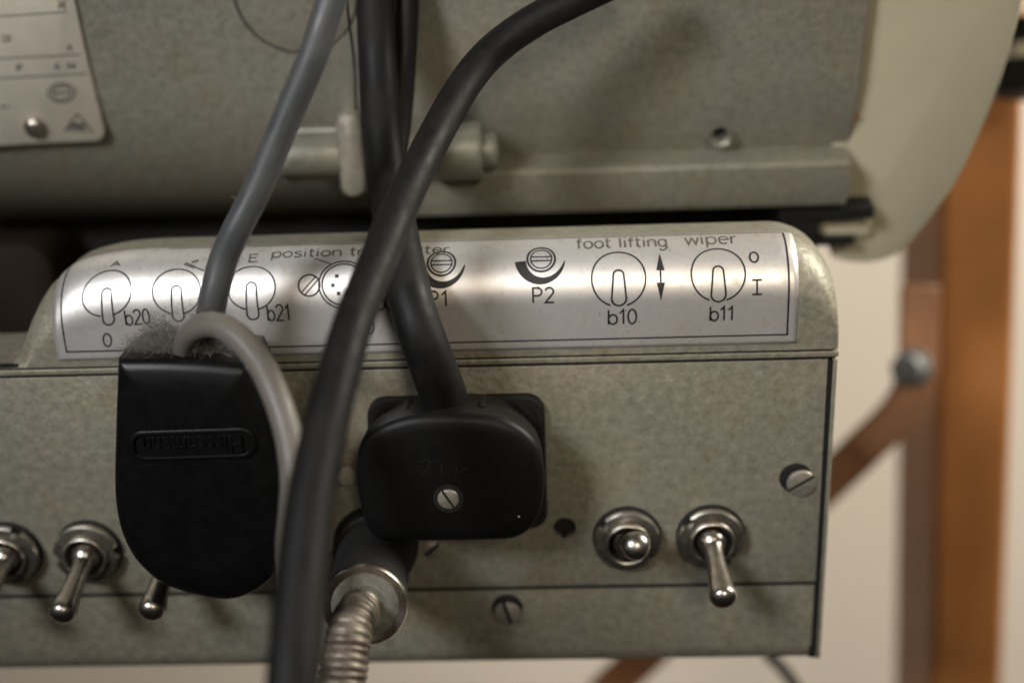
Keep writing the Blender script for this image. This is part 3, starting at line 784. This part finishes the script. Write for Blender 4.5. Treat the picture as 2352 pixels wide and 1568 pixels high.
# raised name field, lettering upside down
FY = -28.1
a_, b2 = P(304, 1060, FY), P(582, 985, FY)
pts = rrect(a_.x, b2.x, a_.z, b2.z, (b2.z-a_.z)*.42, 8)
sh = (P(582, 1000, FY).z-P(304, 1012, FY).z)/(b2.x-a_.x)
def frm(pp, y): return [V((x, y, z+(x-a_.x)*.012)) for x, z in pp]
rings(m_ := MB(), [frm(pts, FY+.6), frm(pts, FY-.15), frm(inset(pts, .3), FY-.32), frm(inset(pts, .75), FY-.32), frm(inset(pts, .95), FY-.1), frm(inset(pts, 1.1), FY+.6)], False, False)
m_.build('name_field', 'blacksm', (lp, pb), True, 30)
cu = bpy.data.curves.new('emboss', 'FONT'); cu.body = 'Hirschmann'; cu.align_x = 'CENTER'; cu.align_y = 'CENTER'; cu.size = 5.9; cu.extrude = .08; cu.bevel_depth = .06; cu.resolution_u = 3
to = bpy.data.objects.new('emboss', cu); COL.objects.link(to); bpy.context.view_layer.update()
me = bpy.data.meshes.new_from_object(to.evaluated_get(bpy.context.evaluated_depsgraph_get()))
cxz = ((a_.x+b2.x)/2, (a_.z+b2.z)/2); mb = MB()
mb.add([V((cxz[0]-v.co.x*.82, FY-.12-v.co.z, cxz[1]-v.co.y+.4)) for v in me.vertices], [tuple(p.vertices) for p in me.polygons])
bpy.data.objects.remove(to); mb.build('embossed_lettering', 'blacksm', (lp, pb), True, 30)
c = P(466, 1186, -28.0)
for r_ in (3.9, 2.4): lathe(m_ := MB(), [(r_-.5, -.3), (r_-.4, .12), (r_-.1, .16), (r_+.1, -.3)], c, YA, 36); 
lathe(m_ := MB(), [(4.2, -.3), (4.1, .14), (3.6, .16), (3.4, -.1), (1.4, -.1), (1.2, .14), (0, .16)], c, YA, 40); m_.build('moulded_mark', 'blacksm', (lp, pb), True, 30)
# cables
GC = [(800, -90, 270), (762, 0, 271), (735, 82, 272), (716, 138, 273), (652, 288, 277), (594, 428, 280), (540, 535, 282), (512, 600, 284), (489, 690, 285), (478, 752, 288), (475, 800, 292), (474, 850, 297)]
tube(m_ := MB(), [(*Q(x, y, d), 3.25) for x, y, d in GC], 28); m_.build('cable', 'greycable', lp)
LC = [(424, 850, 297, 2.6), (424, 805, 289, 2.7), (441, 762, 281, 2.8), (488, 745, 276, 2.9), (540, 768, 273, 2.95), (597, 832, 270, 2.95), (638, 918, 267, 3.0), (665, 1010, 265, 3.0), (676, 1100, 264, 3.0), (672, 1180, 266, 3.0), (650, 1290, 272, 3.0), (640, 1400, 280, 3.0), (640, 1640, 285, 3.0)]
LC = LC[:-3]+[(664, 1260, 268, 3.0), (664, 1400, 270, 3.0), (655, 1640, 272, 3.0)]
tube(m_ := MB(), [(*Q(x, y, d), r_) for x, y, d, r_ in LC], 26); lc = m_.build('cable', 'loop', lp); lc['label'] = 'pale grey cable looping out of the plug top'

# ================================================================== CENTRE PLUG
cp = Thing('square_plug', 'black square connector plug with rounded corners and one silver screw at centre', 'plug', P(1035, 1100, 0))
a_, b2 = P(866, 1216, -1.5), P(1250, 906, -1.5)
pts = rrect(a_.x, b2.x, a_.z, b2.z, 4.6)
rings(m_ := MB(), [at_y(pts, -.04), at_y(pts, -2.4), at_y(inset(pts, .5), -3.0), at_y(inset(pts, 1.8), -3.0), at_y(inset(pts, 2.1), -2.4)]); m_.build('flange', 'matte_black', cp, True, 30)
YC = -21.0
out = [(818, 1075), (821, 1040), (834, 1008), (862, 983), (902, 965), (955, 953), (1035, 950), (1110, 953), (1160, 963), (1200, 984), (1231, 1014), (1246, 1050), (1252, 1090), (1250, 1140), (1241, 1182), (1220, 1216), (1187, 1236), (1145, 1241), (1020, 1244), (890, 1244), (860, 1234), (838, 1205), (826, 1160), (819, 1115)]
L1 = closed_spline([(P(x, y, YC).x, P(x, y, YC).z) for x, y in out])
rings(m_ := MB(), [at_y(inset(L1, 2.6), -2.6), at_y(inset(L1, 2.2), -8), at_y(inset(L1, 1.5), -12.2), at_y(inset(L1, 1.7), -12.4)]); m_.build('rear_shell', 'black', cp, True, 30)
rings(m_ := MB(), [at_y(inset(L1, 1.6), -12.4), at_y(inset(L1, .5), -12.7), at_y(inset(L1, .1), -19.6), at_y(inset(L1, .35), -20.8), at_y(inset(L1, 1.0), -21.5), at_y(inset(L1, 2.0), -21.95), at_y(inset(L1, 4), -22.15), at_y(inset(L1, 9), -22.3)])
pc = m_.build('front_shell', 'black', cp, True, 50)
c = P(1030, 1145, -22.4)
lathe(m_ := MB(), [(3.7, -.3), (3.6, .02), (0, .03)], c, YA, 36); m_.build('screw_well', 'matte_black', (cp, pc))
screw((cp, pc), c+V((0, 0.2, 0)), 2.6, .75, -60, slot=.45)
for x, y in ((938, 938), (1108, 930)):
    q = P(x, y, -13); box(MB(), q.x-.75, q.x+.75, -16, -9, q.z-3, q.z+1.2, .3).build('lug', 'black', (cp, pc))
# scratched-in characters and a nick
mb = MB(); SY = -22.62
def sp_(px, py): q = P(px, py, SY); return q
for l in ([(962, 1062), (978, 1054), (988, 1060), (984, 1074), (966, 1090), (992, 1086)], [(1000, 1062), (1016, 1054), (1014, 1092)], [(1034, 1078), (1048, 1070), (1050, 1078), (1040, 1100), (1058, 1084), (1074, 1070)]):
    stroke_face(mb, l, 1.0, sp_)
mb.build('scratched_marks', 'scratch', (cp, pc), False)
q = P(1192, 1186, -22.35); lathe(m_ := MB(), [(0, 0), (.35, 0), (.2, .1), (0, .12)], q, YA, 9); m_.build('paint_nick', 'ferrule', (cp, pc))
A_ = [(858, -110, 318, 4.85), (862, 0, 320, 4.85), (867, 130, 320, 4.9), (875, 270, 317, 5.0), (888, 400, 312, 5.1), (910, 530, 304, 5.2), (946, 700, 294, 5.3), (985, 815, 294, 5.45), (1016, 900, 300, 5.6), (1026, 938, 304, 5.6), (1030, 960, 308, 5.6)]
tube(m_ := MB(), [(*Q(x, y, d), r_) for x, y, d, r_ in A_], 32); m_.build('cable', 'cable', cp)

# ================================================================== loose cables
tube(m_ := MB(), [(*Q(x, y, d), r_) for x, y, d, r_ in [(1470, -70, 304, 4), (1292, 14, 304, 4), (1205, 62, 304, 4), (1128, 121, 303, 4), (1070, 190, 300, 4), (1010, 292, 293, 4), (940, 430, 281, 4), (872, 590, 268, 4.1), (812, 740, 257, 4.2), (772, 880, 250, 4.35), (740, 1010, 245, 4.5), (713, 1150, 240, 4.7), (694, 1300, 235, 4.9), (677, 1512, 228, 5.0), (668, 1660, 224, 5.0)]], 36)
o = m_.build('thick_cable', 'cable'); o['label'] = 'thick black cable sweeping in the foreground from top right down to the lower left'; o['category'] = 'cable'; o['group'] = 'cables hanging in front of the control box'
tube(m_ := MB(), [(*Q(x, y, d), 3.1) for x, y, d in [(942, -110, 324), (936, 0, 325), (930, 120, 326), (921, 250, 326), (905, 380, 323), (884, 500, 315), (858, 610, 306), (812, 740, 291), (775, 880, 290), (742, 1000, 300), (722, 1085, 312), (716, 1110, 330)]], 24)
o = m_.build('black_cable', 'cable'); o['label'] = 'slimmer black cable hanging right beside the bluish-black one at the top'; o['category'] = 'cable'; o['group'] = 'cables hanging in front of the control box'

# ================================================================== SPIRAL HOSE FITTING
hf = Thing('hose_fitting', 'round fitting with bright ring and ribbed grimy metal hose below the square plug', 'hose fitting', P(862, 1262, 0))
c = P(863, 1250, 0); ax = V((.02, -1, -.10)).normalized()
tip = Q(838, 1392, 288); c = V((c.x, 0, c.z)); ax = (tip-c).normalized(); LEN = (tip-c).length
lathe(MB(), [(0, -1), (11.2, -1), (11.2, 1.5), (10.4, 3), (10.4, 7), (9.4, 7.6), (9.2, LEN-9), (9.6, LEN-7), (9.6, LEN-2.4), (8, LEN-2.4), (0, LEN-2.5)], c, ax, 52).build('barrel', 'matte_black', hf, True, 40)
lathe(MB(), [(8.7, LEN-3), (9.5, LEN-3), (9.95, LEN-1.6), (9.9, LEN-.5), (9.5, LEN+.1), (9.0, LEN-.1), (8.7, LEN-.6)], c, ax, 64).build('ring', 'chrome', hf, True, 60)
lathe(MB(), [(0, LEN-3), (8.72, LEN-3), (8.72, LEN-1.2), (8.2, LEN-.7), (5.4, LEN-.1), (5.2, LEN+.3), (0, LEN+.3)], c, ax, 48).build('ferrule', 'ferrule', hf, True, 40)
hp = c+ax*(LEN-1); q1 = Q(812, 1440, 277); 
hpts = [(*(hp-ax*2+V((-1, 0, 0))), 4.9), (*(hp+ax*2.2+V((-1.3, 0, -.6))), 4.9), (*Q(806, 1440, 281), 5.1), (*Q(796, 1500, 278), 5.25), (*Q(786, 1570, 276), 5.4), (*Q(776, 1680, 274), 5.4)]
tube(m_ := MB(), hpts, 40, .17, lambda L, r_: r_-.62+.62*abs(sin(pi*L/1.7))**.6)
m_.build('spiral_hose', 'hose', hf, True, 70)
for x, y, s_ in ((794, 1088, 3.0),):
    q = P(x, y, -1.5); lathe(MB(), [(0, -1.5), (s_, -1.5), (s_, 1.2), (s_-.4, 1.7), (0, 1.8)], q, V((.3, -1, .1)), 6).build('hex_nut', 'screw', boxT, False)

# ================================================================== LINT on the plug and the grey cable
mb = MB()
def hair(p, L, dirn, curl):
    q = V(p); d = V(dirn).normalized(); r_ = random.uniform(.016, .04); pts = []
    for k in range(8):
        pts.append((q.x, q.y, q.z, r_)); d = (d+V((random.gauss(0, curl), random.gauss(0, curl), random.gauss(0, curl)))).normalized(); q = q+d*L/7
    s = pts; vs, fs = [], []
    for i, a in enumerate(s):
        for k in range(3): vs.append(V(a[:3])+V((cos(k*2.1), sin(k*2.1)*.6, sin(k*2.1)))*a[3])
    for i in range(7):
        for k in range(3): fs.append((i*3+k, i*3+(k+1) % 3, i*3+3+(k+1) % 3, i*3+3+k))
    mb.add(vs, fs)
for k in range(3000):
    f = random.betavariate(2, 2.3); px = 285+250*f; hgt = 8+82*sin(pi*min(1, max(0, (px-275)/190)))**1.4 if px < 465 else 40
    q = P(px, 812-random.random()**1.6*hgt*.8, random.uniform(-23, -9)); hair(q, random.uniform(1.5, 5.5), (random.gauss(0, 1), random.gauss(0, .6), random.gauss(.5, .7)), .55)
for k in range(150):
    px, py = random.gauss(452, 22), random.gauss(738, 22); hair(Q(px, py, random.uniform(276, 287)), random.uniform(1.5, 4.5), (random.gauss(-.5, 1), random.gauss(0, .6), random.gauss(.3, .8)), .6)
for k in range(240):
    t = random.random(); a_, b2 = (572, 455), (490, 690); px, py = a_[0]+(b2[0]-a_[0])*t-random.choice((33, 33, 28, -30))*random.uniform(.85, 1.02), a_[1]+(b2[1]-a_[1])*t
    hair(Q(px, py, random.uniform(281, 287)), random.uniform(.5, 1.7), (random.gauss(-.6, .8), random.gauss(0, .7), random.gauss(0, .8)), .6)
o = mb.build('lint', 'lint', None, False); o['kind'] = 'stuff'; o['label'] = 'grey fluffy lint caught on top of the left plug and its cable'; o['category'] = 'lint'
